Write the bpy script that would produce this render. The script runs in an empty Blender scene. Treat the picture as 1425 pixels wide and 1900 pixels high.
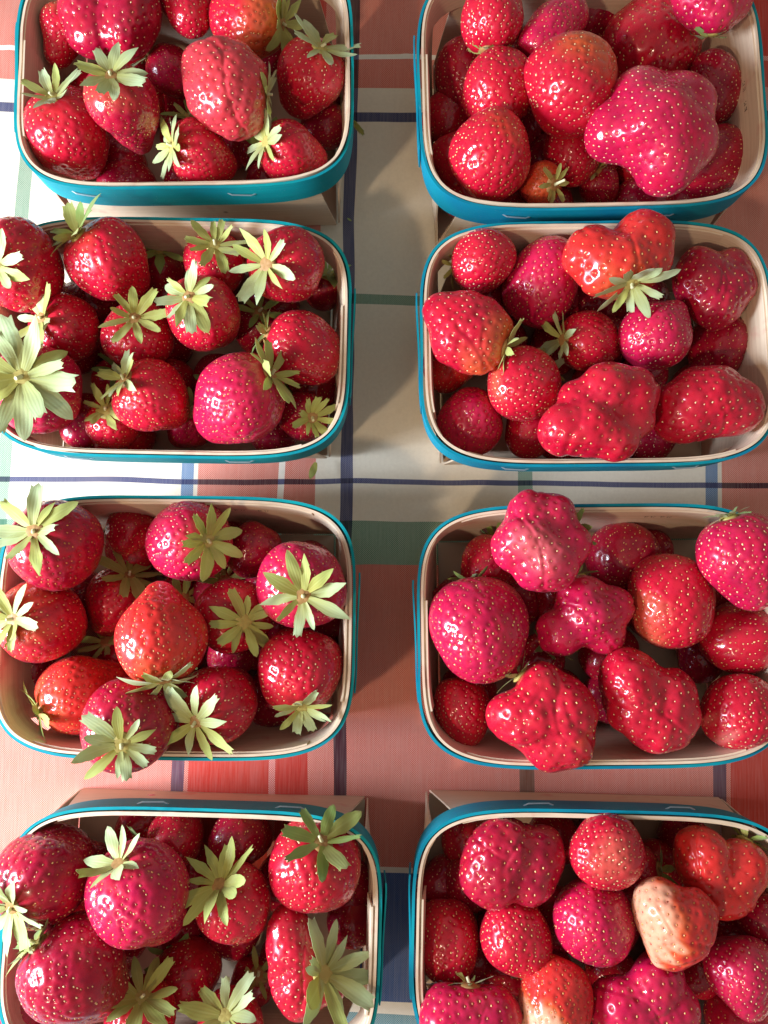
import bpy, bmesh, math, random
import numpy as np
from mathutils import Vector, Matrix

# ------------------------------------------------------------------ camera
TILT = math.radians(6.3)
CAM_H = 0.50
FPX = 1425.0                                   # focal length in photo pixels (27 mm equivalent)
PW, PH = 1425.0, 1900.0
sc = bpy.context.scene
cam_d = bpy.data.cameras.new("camera")
cam_d.sensor_fit = 'VERTICAL'; cam_d.sensor_height = 36.0; cam_d.lens = 36.0 * FPX / PH
cam_d.clip_start = 0.01; cam_d.clip_end = 50
cam = bpy.data.objects.new("camera", cam_d)
sc.collection.objects.link(cam)
cam.location = (0, 0, CAM_H)
cam.rotation_euler = (TILT, 0, 0)
sc.camera = cam

# ------------------------------------------------------------------ world and lamps (an indoor table by a window, with a warm lamp)
world = bpy.data.worlds.new("World"); sc.world = world; world.use_nodes = True
bg = world.node_tree.nodes["Background"]
bg.inputs[0].default_value = (1.0, 0.91, 0.83, 1); bg.inputs[1].default_value = 0.27

def aim(o, target):
    d = Vector(target) - o.location
    o.rotation_euler = d.to_track_quat('-Z', 'Y').to_euler()

lamp_d = bpy.data.lights.new("warm_lamp", 'AREA'); lamp_d.shape = 'DISK'; lamp_d.size = 0.11
lamp_d.energy = 7.0; lamp_d.color = (1.0, 0.76, 0.52)
lamp = bpy.data.objects.new("warm_lamp", lamp_d); sc.collection.objects.link(lamp)
lamp.location = (-0.80, -0.78, 1.32); aim(lamp, (0, 0.08, 0.03))
win_d = bpy.data.lights.new("window_light", 'AREA'); win_d.shape = 'RECTANGLE'; win_d.size = 0.24; win_d.size_y = 0.32
win_d.energy = 20.0; win_d.color = (0.74, 0.85, 1.0)
win = bpy.data.objects.new("window_light", win_d); sc.collection.objects.link(win)
win.location = (-0.82, -0.12, 0.40); aim(win, (-0.10, 0.05, 0.03))

sc.view_settings.view_transform = 'Standard'; sc.view_settings.look = 'None'
sc.view_settings.exposure = 0.42; sc.view_settings.gamma = 1.0
sc.view_settings.use_curve_mapping = False
sc.cycles.use_denoising = True
sc.cycles.max_bounces = 8

# ------------------------------------------------------------------ helpers
rnd = random.Random(7)
nrs = np.random.RandomState(11)
RIGHT = Vector((1, 0, 0)); FWD = Vector((0, math.sin(TILT), -math.cos(TILT))); UP = Vector((0, math.cos(TILT), math.sin(TILT)))

def at(u, v, z):
    """photo pixel + height above the table -> point, and metres per pixel there"""
    ray = FWD + RIGHT * ((u - PW / 2) / FPX) - UP * ((v - PH / 2) / FPX)
    t = (z - CAM_H) / ray.z
    return Vector((0, 0, CAM_H)) + ray * t, t / FPX

def link(name, me, mat=None, parent=None, loc=None):
    o = bpy.data.objects.new(name, me)
    sc.collection.objects.link(o)
    if mat is not None and me is not None and len(me.materials) == 0:
        me.materials.append(mat)
    if parent is not None: o.parent = parent
    if loc is not None: o.location = loc
    return o

def mesh_np(name, verts, faces, smooth=True):
    """verts (n,3), faces (m,k) arrays -> mesh, fast"""
    verts = np.asarray(verts, dtype=np.float32); faces = np.asarray(faces, dtype=np.int32)
    me = bpy.data.meshes.new(name)
    m, k = faces.shape
    me.vertices.add(len(verts)); me.vertices.foreach_set("co", verts.ravel())
    me.loops.add(m * k); me.loops.foreach_set("vertex_index", faces.ravel())
    me.polygons.add(m)
    me.polygons.foreach_set("loop_start", np.arange(0, m * k, k, dtype=np.int32))
    me.polygons.foreach_set("loop_total", np.full(m, k, dtype=np.int32))
    me.update(calc_edges=True)
    if smooth: me.polygons.foreach_set("use_smooth", np.ones(m, dtype=bool))
    return me

def tag(o, label, cat, group=None):
    o["label"] = label; o["category"] = cat
    if group: o["group"] = group

def shell(name, inner, outer, closed=False, smooth=True):
    """two matching grids (rows, cols, 3) -> one closed thin solid"""
    R, C, _ = inner.shape
    V = np.concatenate([inner.reshape(-1, 3), outer.reshape(-1, 3)]); off = R * C
    F = []
    cols = C if closed else C - 1
    for i in range(R - 1):
        for j in range(cols):
            j2 = (j + 1) % C
            a, b, c, d = i * C + j, i * C + j2, (i + 1) * C + j2, (i + 1) * C + j
            F.append((a, b, c, d)); F.append((off + d, off + c, off + b, off + a))
    for j in range(cols):
        j2 = (j + 1) % C
        F.append((j2, j, off + j, off + j2))
        r = (R - 1) * C
        F.append((r + j, r + j2, off + r + j2, off + r + j))
    if not closed:
        for i in range(R - 1):
            F.append((i * C, (i + 1) * C, off + (i + 1) * C, off + i * C))
            e = C - 1
            F.append(((i + 1) * C + e, i * C + e, off + i * C + e, off + (i + 1) * C + e))
    me = mesh_np(name, V, F, smooth)
    bm = bmesh.new(); bm.from_mesh(me); bmesh.ops.recalc_face_normals(bm, faces=bm.faces)
    if smooth:
        for e in bm.edges:
            if len(e.link_faces) == 2 and e.calc_face_angle(0) > 0.7: e.smooth = False
    bm.to_mesh(me); bm.free()
    return me

# ------------------------------------------------------------------ materials
def new_mat(name):
    m = bpy.data.materials.new(name); m.use_nodes = True
    nt = m.node_tree; b = nt.nodes["Principled BSDF"]
    return m, nt, b

def N(nt, t, **kw):
    n = nt.nodes.new(t)
    for k, v in kw.items(): setattr(n, k, v)
    return n

def math_n(nt, op, a, b=None, c=None):
    n = nt.nodes.new('ShaderNodeMath'); n.operation = op
    for i, x in enumerate((a, b, c)):
        if x is None: continue
        if isinstance(x, (int, float)): n.inputs[i].default_value = x
        else: nt.links.new(x, n.inputs[i])
    return n.outputs[0]

def mix_rgb(nt, fac, a, b, blend='MIX'):
    n = nt.nodes.new('ShaderNodeMix'); n.data_type = 'RGBA'; n.blend_type = blend
    for sock, x in ((n.inputs[0], fac), (n.inputs[6], a), (n.inputs[7], b)):
        if isinstance(x, (int, float)): sock.default_value = x
        elif isinstance(x, tuple): sock.default_value = (*x, 1) if len(x) == 3 else x
        else: nt.links.new(x, sock)
    return n.outputs[2]

def noise(nt, vec, scale, detail=3, rough=0.5):
    n = nt.nodes.new('ShaderNodeTexNoise'); n.inputs['Scale'].default_value = scale
    n.inputs['Detail'].default_value = detail; n.inputs['Roughness'].default_value = rough
    if vec is not None: nt.links.new(vec, n.inputs['Vector'])
    return n.outputs['Fac']

def ramp(nt, fac, stops, interp='LINEAR'):
    n = nt.nodes.new('ShaderNodeValToRGB'); cr = n.color_ramp; cr.interpolation = interp
    while len(cr.elements) > 1: cr.elements.remove(cr.elements[-1])
    for i, (p, c) in enumerate(stops):
        e = cr.elements[0] if i == 0 else cr.elements.new(p)
        e.position = p; e.color = (*c, 1) if len(c) == 3 else c
    nt.links.new(fac, n.inputs[0])
    return n.outputs[0]

def maprange(nt, x, a, b, c=0.0, d=1.0):
    n = nt.nodes.new('ShaderNodeMapRange')
    nt.links.new(x, n.inputs[0])
    for i, q in enumerate((a, b, c, d)): n.inputs[i + 1].default_value = q
    return n.outputs[0]

def bump(nt, b, h, strength, dist=0.001, prev=None):
    n = nt.nodes.new('ShaderNodeBump'); n.inputs['Strength'].default_value = strength; n.inputs['Distance'].default_value = dist
    nt.links.new(h, n.inputs['Height'])
    if prev is not None: nt.links.new(prev, n.inputs['Normal'])
    nt.links.new(n.outputs[0], b.inputs['Normal'])
    return n.outputs[0]

# --- strawberry flesh: colour attribute carries ripeness and the darker seed pits
def berry_material():
    m, nt, b = new_mat("strawberry_flesh")
    at_ = N(nt, 'ShaderNodeAttribute', attribute_name='ripeness')
    geo = N(nt, 'ShaderNodeTexCoord').outputs['Object']
    n1 = noise(nt, geo, 95, 4, 0.6)
    n2 = noise(nt, geo, 700, 3, 0.6)
    col = mix_rgb(nt, maprange(nt, n1, 0.38, 0.72, 0.0, 0.40), at_.outputs['Color'], (0.60, 0.018, 0.026))
    col = mix_rgb(nt, maprange(nt, n1, 0.28, 0.5, 0.40, 0.0), col, (0.20, 0.001, 0.010))
    nt.links.new(col, b.inputs['Base Color'])
    nt.links.new(maprange(nt, n2, 0.3, 0.7, 0.24, 0.40), b.inputs['Roughness'])
    b.inputs['Specular IOR Level'].default_value = 0.22
    n3 = noise(nt, geo, 60, 3, 0.6)
    nt.links.new(maprange(nt, n3, 0.36, 0.58, 0.20, 0.90), b.inputs['Coat Weight'])
    nt.links.new(maprange(nt, n3, 0.36, 0.60, 0.22, 0.05), b.inputs['Coat Roughness'])
    b.inputs['Subsurface Weight'].default_value = 0.14
    b.inputs['Subsurface Radius'].default_value = (1.0, 0.18, 0.12); b.inputs['Subsurface Scale'].default_value = 0.004
    b.inputs['Sheen Weight'].default_value = 0.05; b.inputs['Sheen Roughness'].default_value = 0.3; b.inputs['Sheen Tint'].default_value = (1.0, 0.6, 0.65, 1)
    bump(nt, b, n2, 0.10, 0.0006)
    return m

def plain(name, col, rough=0.5, var=0.25, scale=300, spec=0.4, **kw):
    m, nt, b = new_mat(name)
    geo = N(nt, 'ShaderNodeTexCoord').outputs['Object']
    n = noise(nt, geo, scale, 3)
    dark = tuple(c * (1 - var) for c in col); light = tuple(min(1, c * (1 + var)) for c in col)
    nt.links.new(mix_rgb(nt, n, dark, light), b.inputs['Base Color'])
    b.inputs['Roughness'].default_value = rough; b.inputs['Specular IOR Level'].default_value = spec
    for k, v in kw.items(): b.inputs[k.replace('_', ' ')].default_value = v
    return m

def leaf_material(name, base, tip, vein):
    m, nt, b = new_mat(name)
    uvn = N(nt, 'ShaderNodeAttribute', attribute_name='leaf_pos')      # x across (-1..1), y along (0..1)
    sep = N(nt, 'ShaderNodeSeparateXYZ'); nt.links.new(uvn.outputs['Vector'], sep.inputs[0])
    info = N(nt, 'ShaderNodeObjectInfo')
    c = ramp(nt, sep.outputs['Y'], [(0.0, base), (0.35, tuple((x * .6 + y * .4) for x, y in zip(base, tip))), (0.75, tip), (1.0, tuple(x * 0.9 for x in tip))])
    ax = math_n(nt, 'ABSOLUTE', sep.outputs['X'])
    geo0 = N(nt, 'ShaderNodeTexCoord').outputs['Object']
    br = math_n(nt, 'MULTIPLY', maprange(nt, sep.outputs['Y'], .80, 1.0), maprange(nt, noise(nt, geo0, 5, 3), .48, .62))
    c = mix_rgb(nt, math_n(nt, 'MULTIPLY', br, 0.7), c, (0.30, 0.17, 0.07))
    c = mix_rgb(nt, maprange(nt, ax, 0.0, 0.16, 0.45, 0.0), c, vein)
    w = math_n(nt, 'SINE', math_n(nt, 'MULTIPLY', math_n(nt, 'SUBTRACT', sep.outputs['Y'], math_n(nt, 'MULTIPLY', ax, 0.16)), 46.0))
    par = math_n(nt, 'SINE', math_n(nt, 'MULTIPLY', sep.outputs['X'], 15.0))
    c = mix_rgb(nt, maprange(nt, par, 0.2, 1.0, 0.0, 0.08), c, vein)
    geo = N(nt, 'ShaderNodeTexCoord').outputs['Object']
    n1 = noise(nt, geo, 240, 4, 0.6)
    c = mix_rgb(nt, maprange(nt, n1, 0.3, 0.7, 0.0, 0.35), c, tuple(x * 0.75 for x in tip))
    c = mix_rgb(nt, maprange(nt, info.outputs['Random'], 0, 1, 0.0, 0.35), c, (0.46, 0.52, 0.20))
    nt.links.new(c, b.inputs['Base Color'])
    b.inputs['Roughness'].default_value = 0.5; b.inputs['Specular IOR Level'].default_value = 0.35
    b.inputs['Sheen Weight'].default_value = 0.2
    tr = N(nt, 'ShaderNodeBsdfTranslucent'); nt.links.new(c, tr.inputs[0])
    mx = N(nt, 'ShaderNodeMixShader'); mx.inputs[0].default_value = 0.32
    out = nt.nodes['Material Output']
    nt.links.new(b.outputs[0], mx.inputs[1]); nt.links.new(tr.outputs[0], mx.inputs[2]); nt.links.new(mx.outputs[0], out.inputs[0])
    bump(nt, b, par, 0.08, 0.0004)
    return m

def wood_material():
    m, nt, b = new_mat("poplar_veneer")
    geo = N(nt, 'ShaderNodeTexCoord').outputs['Object']
    mp = N(nt, 'ShaderNodeMapping'); mp.inputs['Scale'].default_value = (14, 14, 900); nt.links.new(geo, mp.inputs[0])
    g = noise(nt, mp.outputs[0], 1.0, 4, 0.6)
    big = noise(nt, geo, 30, 3)
    c = mix_rgb(nt, maprange(nt, g, 0.3, 0.7), (0.60, 0.46, 0.32), (0.75, 0.61, 0.45))
    c = mix_rgb(nt, maprange(nt, big, 0.4, 0.75, 0.0, 0.35), c, (0.72, 0.50, 0.36))
    vor = N(nt, 'ShaderNodeTexVoronoi'); vor.inputs['Scale'].default_value = 60; nt.links.new(geo, vor.inputs['Vector'])
    sepc = N(nt, 'ShaderNodeSeparateColor'); nt.links.new(vor.outputs['Color'], sepc.inputs[0])
    few = math_n(nt, 'GREATER_THAN', sepc.outputs[0], 0.93)
    spot = math_n(nt, 'MULTIPLY', few, maprange(nt, vor.outputs['Distance'], 0.05, 0.12, 0.7, 0.0))
    c = mix_rgb(nt, spot, c, (0.16, 0.07, 0.04))
    st = noise(nt, geo, 48, 3, 0.6)
    c = mix_rgb(nt, maprange(nt, st, 0.60, 0.72, 0.0, 0.5), c, (0.62, 0.26, 0.20))
    nt.links.new(c, b.inputs['Base Color'])
    b.inputs['Roughness'].default_value = 0.62; b.inputs['Specular IOR Level'].default_value = 0.22
    bump(nt, b, g, 0.25, 0.0005)
    return m

def band_material(name, c0, c1):
    m, nt, b = new_mat(name)
    geo = N(nt, 'ShaderNodeTexCoord').outputs['Object']
    mp = N(nt, 'ShaderNodeMapping'); mp.inputs['Scale'].default_value = (20, 20, 700); nt.links.new(geo, mp.inputs[0])
    g = noise(nt, mp.outputs[0], 1.0, 4, 0.6)
    big = noise(nt, geo, 22, 4)
    c = mix_rgb(nt, maprange(nt, big, 0.35, 0.68), c0, c1)
    c = mix_rgb(nt, maprange(nt, g, 0.35, 0.75, 0.0, 0.35), c, tuple(x * 0.55 for x in c0))
    w = noise(nt, geo, 900, 2)
    c = mix_rgb(nt, maprange(nt, w, 0.68, 0.8, 0.0, 0.35), c, (0.35, 0.5, 0.52))
    nt.links.new(c, b.inputs['Base Color'])
    b.inputs['Roughness'].default_value = 0.55; b.inputs['Specular IOR Level'].default_value = 0.12
    bump(nt, b, g, 0.25, 0.0005)
    return m

CLOTH_ROT = math.radians(-0.65)
def cloth_material():
    m, nt, b = new_mat("woven_plaid_cotton")
    rot = Matrix.Rotation(-CLOTH_ROT, 3, 'Z')
    def cx(u, v=880): return (rot @ at(u, v, 0)[0]).x
    def cy(v, u=700): return (rot @ at(u, v, 0)[0]).y
    geo = N(nt, 'ShaderNodeTexCoord').outputs['Object']
    wob = noise(nt, geo, 7, 2)
    sep = N(nt, 'ShaderNodeSeparateXYZ'); nt.links.new(geo, sep.inputs[0])
    x, y = sep.outputs['X'], sep.outputs['Y']
    w2 = math_n(nt, 'MULTIPLY', math_n(nt, 'SUBTRACT', wob, 0.5), 0.010)
    xw = math_n(nt, 'ADD', x, w2); yw = math_n(nt, 'ADD', y, w2)
    CR, RE, NV, GR, BL, WH = (0.80, 0.73, 0.59), (0.62, 0.065, 0.035), (0.030, 0.040, 0.14), (0.075, 0.24, 0.15), (0.02, 0.15, 0.36), (0.86, 0.82, 0.74)
    x0 = cx(372); per = cx(1338) - x0
    def px(u): return (cx(u) - x0) / per
    warp = [(0.0, RE), (px(512), WH), (px(523), RE), (px(582), CR), (px(626), NV), (px(648), CR), (px(960), GR), (px(985), CR), (px(1305), BL), (px(1330), CR)]
    fx = math_n(nt, 'FRACT', math_n(nt, 'ADD', math_n(nt, 'DIVIDE', math_n(nt, 'SUBTRACT', xw, x0), per), 4.0))
    cwarp = ramp(nt, fx, warp, 'CONSTANT')
    ytop, ybot = cy(-300), cy(2250)
    def py(v): return (cy(v) - ytop) / (ybot - ytop)
    weft = [(0, RE), (py(92), WH), (py(104), RE), (py(155), CR), (py(197), NV), (py(217), CR), (py(532), GR), (py(556), CR), (py(886), NV), (py(898), CR),
            (py(965), GR), (py(1047), RE), (py(1612), WH), (py(1620), (0.008, 0.075, 0.30)), (py(1855), WH), (py(1872), (0.03, 0.24, 0.34))]
    fy = math_n(nt, 'DIVIDE', math_n(nt, 'SUBTRACT', yw, ytop), ybot - ytop)
    cweft = ramp(nt, fy, weft, 'CONSTANT')
    # over-under weave
    T = 2 * math.pi / 0.00135
    sx = math_n(nt, 'SINE', math_n(nt, 'MULTIPLY', x, T)); sy = math_n(nt, 'SINE', math_n(nt, 'MULTIPLY', y, T))
    prod = math_n(nt, 'MULTIPLY', sx, sy)
    weave = maprange(nt, prod, -0.16, 0.16, 0.12, 1.0)          # weft share
    slub = noise(nt, geo, 420, 3, 0.7)
    mp = N(nt, 'ShaderNodeMapping'); mp.inputs['Scale'].default_value = (900, 40, 1); nt.links.new(geo, mp.inputs[0])
    slubx = noise(nt, mp.outputs[0], 1.0, 2)
    c = mix_rgb(nt, weave, cwarp, cweft)
    mul = mix_rgb(nt, 1.0, cwarp, cweft, 'MULTIPLY')
    mul = mix_rgb(nt, 1.0, mul, (1.26, 1.34, 1.6), 'MULTIPLY')
    def dark(col):                                               # dark dyed yarns are thicker and cover more
        bw = nt.nodes.new('ShaderNodeRGBToBW'); nt.links.new(col, bw.inputs[0])
        return maprange(nt, bw.outputs[0], 0.10, 0.17, 1.0, 0.0)
    cover = math_n(nt, 'MAXIMUM', dark(cwarp), dark(cweft))
    c = mix_rgb(nt, math_n(nt, 'MULTIPLY_ADD', cover, 0.34, 0.52), c, mul)
    c = mix_rgb(nt, maprange(nt, slub, 0.3, 0.75, 0.0, 0.22), c, mix_rgb(nt, 1.0, c, (0.62, 0.58, 0.55), 'MULTIPLY'))
    c = mix_rgb(nt, maprange(nt, slubx, 0.35, 0.7, 0.0, 0.07), c, (0.86, 0.80, 0.70))
    fuzz = noise(nt, geo, 16, 3)
    c = mix_rgb(nt, maprange(nt, fuzz, 0.4, 0.8, 0.0, 0.10), c, (0.6, 0.5, 0.36))
    nt.links.new(c, b.inputs['Base Color'])
    b.inputs['Roughness'].default_value = 0.82; b.inputs['Specular IOR Level'].default_value = 0.25
    b.inputs['Sheen Weight'].default_value = 0.06; b.inputs['Sheen Roughness'].default_value = 0.45
    h = math_n(nt, 'ADD', math_n(nt, 'ABSOLUTE', prod), math_n(nt, 'MULTIPLY', slub, 0.6))
    bump(nt, b, h, 0.35, 0.0005)
    return m

M_FLESH = berry_material()
def seed_mat(name, c0, c1):
    m, nt, b_ = new_mat(name)
    tone = N(nt, 'ShaderNodeAttribute', attribute_name='seed_tone').outputs['Fac']
    nt.links.new(ramp(nt, tone, [(0.0, tuple(x * .8 for x in c0)), (0.25, c0), (0.6, c1), (1.0, tuple(min(.9, x * 1.1) for x in c1))]), b_.inputs['Base Color'])
    b_.inputs['Roughness'].default_value = 0.25
    return m
M_SEED = [seed_mat("golden_seed", (0.54, 0.17, 0.06), (0.80, 0.52, 0.20)), seed_mat("pale_seed", (0.58, 0.20, 0.09), (0.82, 0.58, 0.30)),
          seed_mat("reddish_seed", (0.34, 0.06, 0.03), (0.66, 0.30, 0.08))]
M_LEAF = [leaf_material("sepal_pale", (0.54, 0.50, 0.10), (0.60, 0.73, 0.42), (0.72, 0.78, 0.46)),
          leaf_material("sepal_yellow_green", (0.50, 0.43, 0.07), (0.55, 0.62, 0.17), (0.66, 0.69, 0.26)),
          leaf_material("sepal_deep_green", (0.42, 0.43, 0.07), (0.30, 0.47, 0.12), (0.46, 0.56, 0.19))]
M_HUB = [plain("calyx_hub", (0.42, 0.34, 0.09), 0.55, 0.4, 500), plain("calyx_hub_brown", (0.36, 0.19, 0.06), 0.6, 0.5, 500)]
M_STEM = plain("cut_stem", (0.62, 0.60, 0.34), 0.5, 0.25, 600)
M_WOOD = wood_material()
M_BAND = [band_material("teal_band", (0.004, 0.31, 0.335), (0.004, 0.23, 0.29)), band_material("blue_band", (0.004, 0.285, 0.35), (0.004, 0.18, 0.30))]
M_STAPLE = plain("galvanised_wire", (0.72, 0.72, 0.74), 0.32, 0.15, 800, Metallic=0.75)
M_INK = plain("stamp_ink", (0.07, 0.045, 0.035), 0.7, 0.5, 900)
M_CLOTH = cloth_material()

# ------------------------------------------------------------------ tablecloth
def build_cloth():
    n, m_ = 260, 300
    xs = np.linspace(-0.62, 0.62, n); ys = np.linspace(-0.62, 0.82, m_)
    X, Y = np.meshgrid(xs, ys)
    Z = np.zeros_like(X)
    for _ in range(10):
        a = nrs.uniform(0, math.pi); k = nrs.uniform(12, 60); ph = nrs.uniform(0, 6.28)
        Z += np.sin((X * math.cos(a) + Y * math.sin(a)) * k + ph) * 0.020 / k
    def crease(x0, y0, x1, y1, h, w):
        d = np.array([x1 - x0, y1 - y0]); L = np.hypot(*d); d /= L
        s = ((X - x0) * d[0] + (Y - y0) * d[1]) / L; t = (X - x0) * -d[1] + (Y - y0) * d[0]
        return h * np.exp(-(t / w) ** 2) * np.clip(np.minimum(s, 1 - s) * 5, 0, 1)
    for a, b_, h, w in (((1408, 120), (1402, 420), 0.003, 0.004), ((1372, 60), (1392, 330), 0.0022, 0.003), ((690, 20), (760, 110), 0.0012, 0.004),
                        ((20, 20), (10, 150), 0.0012, 0.003), ((1340, 300), (1420, 400), 0.002, 0.004)):
        p, q = at(*a, 0)[0], at(*b_, 0)[0]
        Z += crease(p.x, p.y, q.x, q.y, h, w)
    Z -= 0.0015
    V = np.stack([X, Y, Z], -1).reshape(-1, 3)
    i = np.arange(n * m_).reshape(m_, n)
    F = np.stack([i[:-1, :-1], i[:-1, 1:], i[1:, 1:], i[1:, :-1]], -1).reshape(-1, 4)
    o = link("tablecloth", mesh_np("tablecloth", V, F), M_CLOTH)
    o.rotation_euler.z = CLOTH_ROT
    o["kind"] = "structure"; o["label"] = "woven plaid cotton tablecloth in cream and red with navy green and blue stripes"
    return o
build_cloth()

# ------------------------------------------------------------------ punnets
RIM = 0.072; FLARE = 0.0088; SUP = 4.6; BANDH = 0.022
def rim_curve(a, b, n, count):
    th = np.linspace(0, 2 * math.pi, 4001)[:-1]
    c, s = np.cos(th), np.sin(th)
    P = np.stack([a * np.sign(c) * np.abs(c) ** (2 / n), b * np.sign(s) * np.abs(s) ** (2 / n)], -1)
    seg = np.linalg.norm(np.roll(P, -1, 0) - P, axis=1); cum = np.concatenate([[0], np.cumsum(seg)])
    t = np.arange(count) / count * cum[-1]
    Pc = np.concatenate([P, P[:1]])
    return np.stack([np.interp(t, cum, Pc[:, 0]), np.interp(t, cum, Pc[:, 1])], -1)

def normals2(P):
    T = np.roll(P, -1, 0) - np.roll(P, 1, 0); T /= np.linalg.norm(T, axis=1)[:, None]
    return np.stack([T[:, 1], -T[:, 0]], -1)

def strip(P, Nn, off_in, off_out, ztop, zbot, rows=4, ztop_var=None, leanf=1.0):
    # leanf scales how far the strip leans in with the walls
    """grids inner/outer for a band that follows curve P; it leans inward going down"""
    gi, go = [], []
    for r in range(rows):
        f = r / (rows - 1); z = ztop + (zbot - ztop) * f
        lean = leanf * FLARE * (RIM - z) / RIM
        zz = np.full(len(P), z)
        if ztop_var is not None: zz = zz + ztop_var * (1 - f)
        for g, off in ((gi, off_in), (go, off_out)):
            Q = P + Nn * (np.asarray(off) - lean)[..., None]
            g.append(np.concatenate([Q, zz[:, None]], 1))
    return np.array(gi), np.array(go)

def build_punnet(box, rot_deg, band, lap_side, label, staples, seed, FLARE=FLARE, marks=()):
    l, r, t, b = box
    rs = np.random.RandomState(seed)
    pl, pr = at(l, (t + b) / 2, RIM)[0], at(r, (t + b) / 2, RIM)[0]
    pt, pb = at((l + r) / 2, t, RIM)[0], at((l + r) / 2, b, RIM)[0]
    c = Vector(((pl.x + pr.x) / 2, (pt.y + pb.y) / 2, 0)); A = (pr.x - pl.x) / 2 - 0.0022; B = (pt.y - pb.y) / 2 - 0.0022
    root = link("punnet", None, loc=c); root.rotation_euler.z = math.radians(rot_deg)
    tag(root, label, "punnet", "wooden punnets of strawberries")
    CN = 220
    P = rim_curve(A, B, SUP, CN); Nn = normals2(P)
    th = np.arange(CN) / CN * 2 * math.pi
    wavy = sum(np.sin(th * k + rs.uniform(0, 6.28)) * s for k, s in ((2, .5), (3, .5), (5, .35), (9, .2)))
    rag = sum(np.sin(th * k + rs.uniform(0, 6.28)) * s for k, s in ((3, .0004), (7, .00022), (17, .00012), (41, .00008)))
    # inner wood strip, top edge is the pale rim line
    gi, go = strip(P, Nn, np.full(CN, -0.0015), np.full(CN, -0.0001), RIM, RIM - BANDH + .001, ztop_var=rag)
    link("inner_strip", shell("inner_strip", gi, go, True), M_WOOD, root)
    gap = 0.0005 + 0.0008 * np.clip(wavy, 0, 2) * (np.abs(P[:, 0]) / A) ** 2
    rag2 = np.roll(rag, 31) * 0.8
    gi, go = strip(P, Nn, gap, gap + 0.0016, RIM - .0007, RIM - BANDH, ztop_var=rag2, leanf=.35)
    link("rim_band", shell("rim_band", gi, go, True), M_BAND[band], root)
    # lapped ends of both strips on one short side
    idx = [i for i in range(CN) if P[i, 0] * lap_side > 0.5 * A and -0.52 * B < P[i, 1] < 0.46 * B]
    idx.sort(key=lambda i: P[i, 1])
    Pi, Ni = P[idx], Nn[idx]
    lift = 0.0026 + 0.0014 * np.clip((Pi[:, 1] + 0.1 * B) / (0.5 * B), 0, 1) ** 1.5
    gi, go = strip(Pi, Ni, lift, lift + .0009, RIM - .0030, RIM - BANDH - .001, leanf=.35)
    link("band_end", shell("band_end", gi, go), M_BAND[band], root)
    idx = [i for i in range(CN) if P[i, 0] * lap_side > 0.5 * A and -0.60 * B < P[i, 1] < 0.30 * B]
    idx.sort(key=lambda i: P[i, 1])
    Pi, Ni = P[idx], Nn[idx]
    gi, go = strip(Pi, Ni, np.full(len(idx), -0.0037), np.full(len(idx), -.0027), RIM + .0002, RIM - BANDH + .002)
    link("strip_end", shell("strip_end", gi, go), M_WOOD, root)
    # four wall panels, open corner slots
    def panel(along_x, side):
        cols, rows = 22, 7
        u = np.linspace(-1, 1, cols)
        L, W = (A, B) if along_x else (B, A)
        top_u = u * 0.76 * L
        top_o = W * (1 - np.abs(top_u / L) ** SUP) ** (1 / SUP) - 0.00165
        bot_u = u * 0.93 * (L - FLARE); bot_o = np.full(cols, W - FLARE - 0.0032 - (0 if along_x else .0012))
        gi, go = [], []
        for k in range(rows):
            f = k / (rows - 1); z = (RIM - .0014) * (1 - f) + .0005 * f
            uu = top_u * (1 - f) + bot_u * f; oo = top_o * (1 - f) + bot_o * f + 0.0006 * math.sin(f * 3.14)
            for g, d in ((gi, -.0010), (go, 0.0)):
                q = np.stack([uu, side * (oo + d), np.full(cols, z)], -1) if along_x else np.stack([side * (oo + d), uu, np.full(cols, z)], -1)
                g.append(q)
        nm = "long_wall" if along_x else "end_wall"
        wall = link(nm, shell(nm, np.array(gi), np.array(go)), M_WOOD, root)
        # small smudged ink marks stamped on the inner face
        for (lx, sd, q) in marks:
            if lx != along_x or sd != side: continue
            G = np.array(gi); V, F = [], []
            for (du, dv, lu, lv) in ((-.0030, 0, .0004, .0026), (-.0018, .0011, .0013, .0004), (-.0018, -.0004, .0010, .0004), (.0008, 0, .0004, .0024), (.0022, -.0008, .0010, .0005), (.0026, .0009, .0005, .0008)):
                for (su, sv) in ((-1, -1), (1, -1), (1, 1), (-1, 1)):
                    c_ = (q * 0.5 + 0.5) * (cols - 1) + (du + su * lu / 2 + rs.uniform(-.0001, .0001)) / (1.6 * L / (cols - 1))
                    r_ = 0.17 * (rows - 1) - (dv + sv * lv / 2) / (RIM / (rows - 1))
                    i0, j0 = int(r_), int(c_); fr, fc = r_ - i0, c_ - j0
                    pt = (G[i0, j0] * (1 - fc) + G[i0, j0 + 1] * fc) * (1 - fr) + (G[i0 + 1, j0] * (1 - fc) + G[i0 + 1, j0 + 1] * fc) * fr
                    pt = pt + (np.array((0, -side * .00025, 0)) if along_x else np.array((-side * .00025, 0, 0)))
                    V.append(pt)
                F.append(tuple(range(len(V) - 4, len(V))))
            link("ink_mark", mesh_np("ink_mark", V, F, False), M_INK, wall)
    for s in (1, -1): panel(True, s); panel(False, s)
    a2, b2 = A - FLARE - .0065, B - FLARE - .0052
    gx, gy = np.meshgrid(np.linspace(-a2, a2, 6), np.linspace(-b2, b2, 5))
    lo = np.stack([gx, gy, np.full_like(gx, .0006)], -1); hi = np.stack([gx, gy, np.full_like(gx, .0020)], -1)
    link("base_board", shell("base_board", lo, hi, smooth=False), M_WOOD, root)
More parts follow.
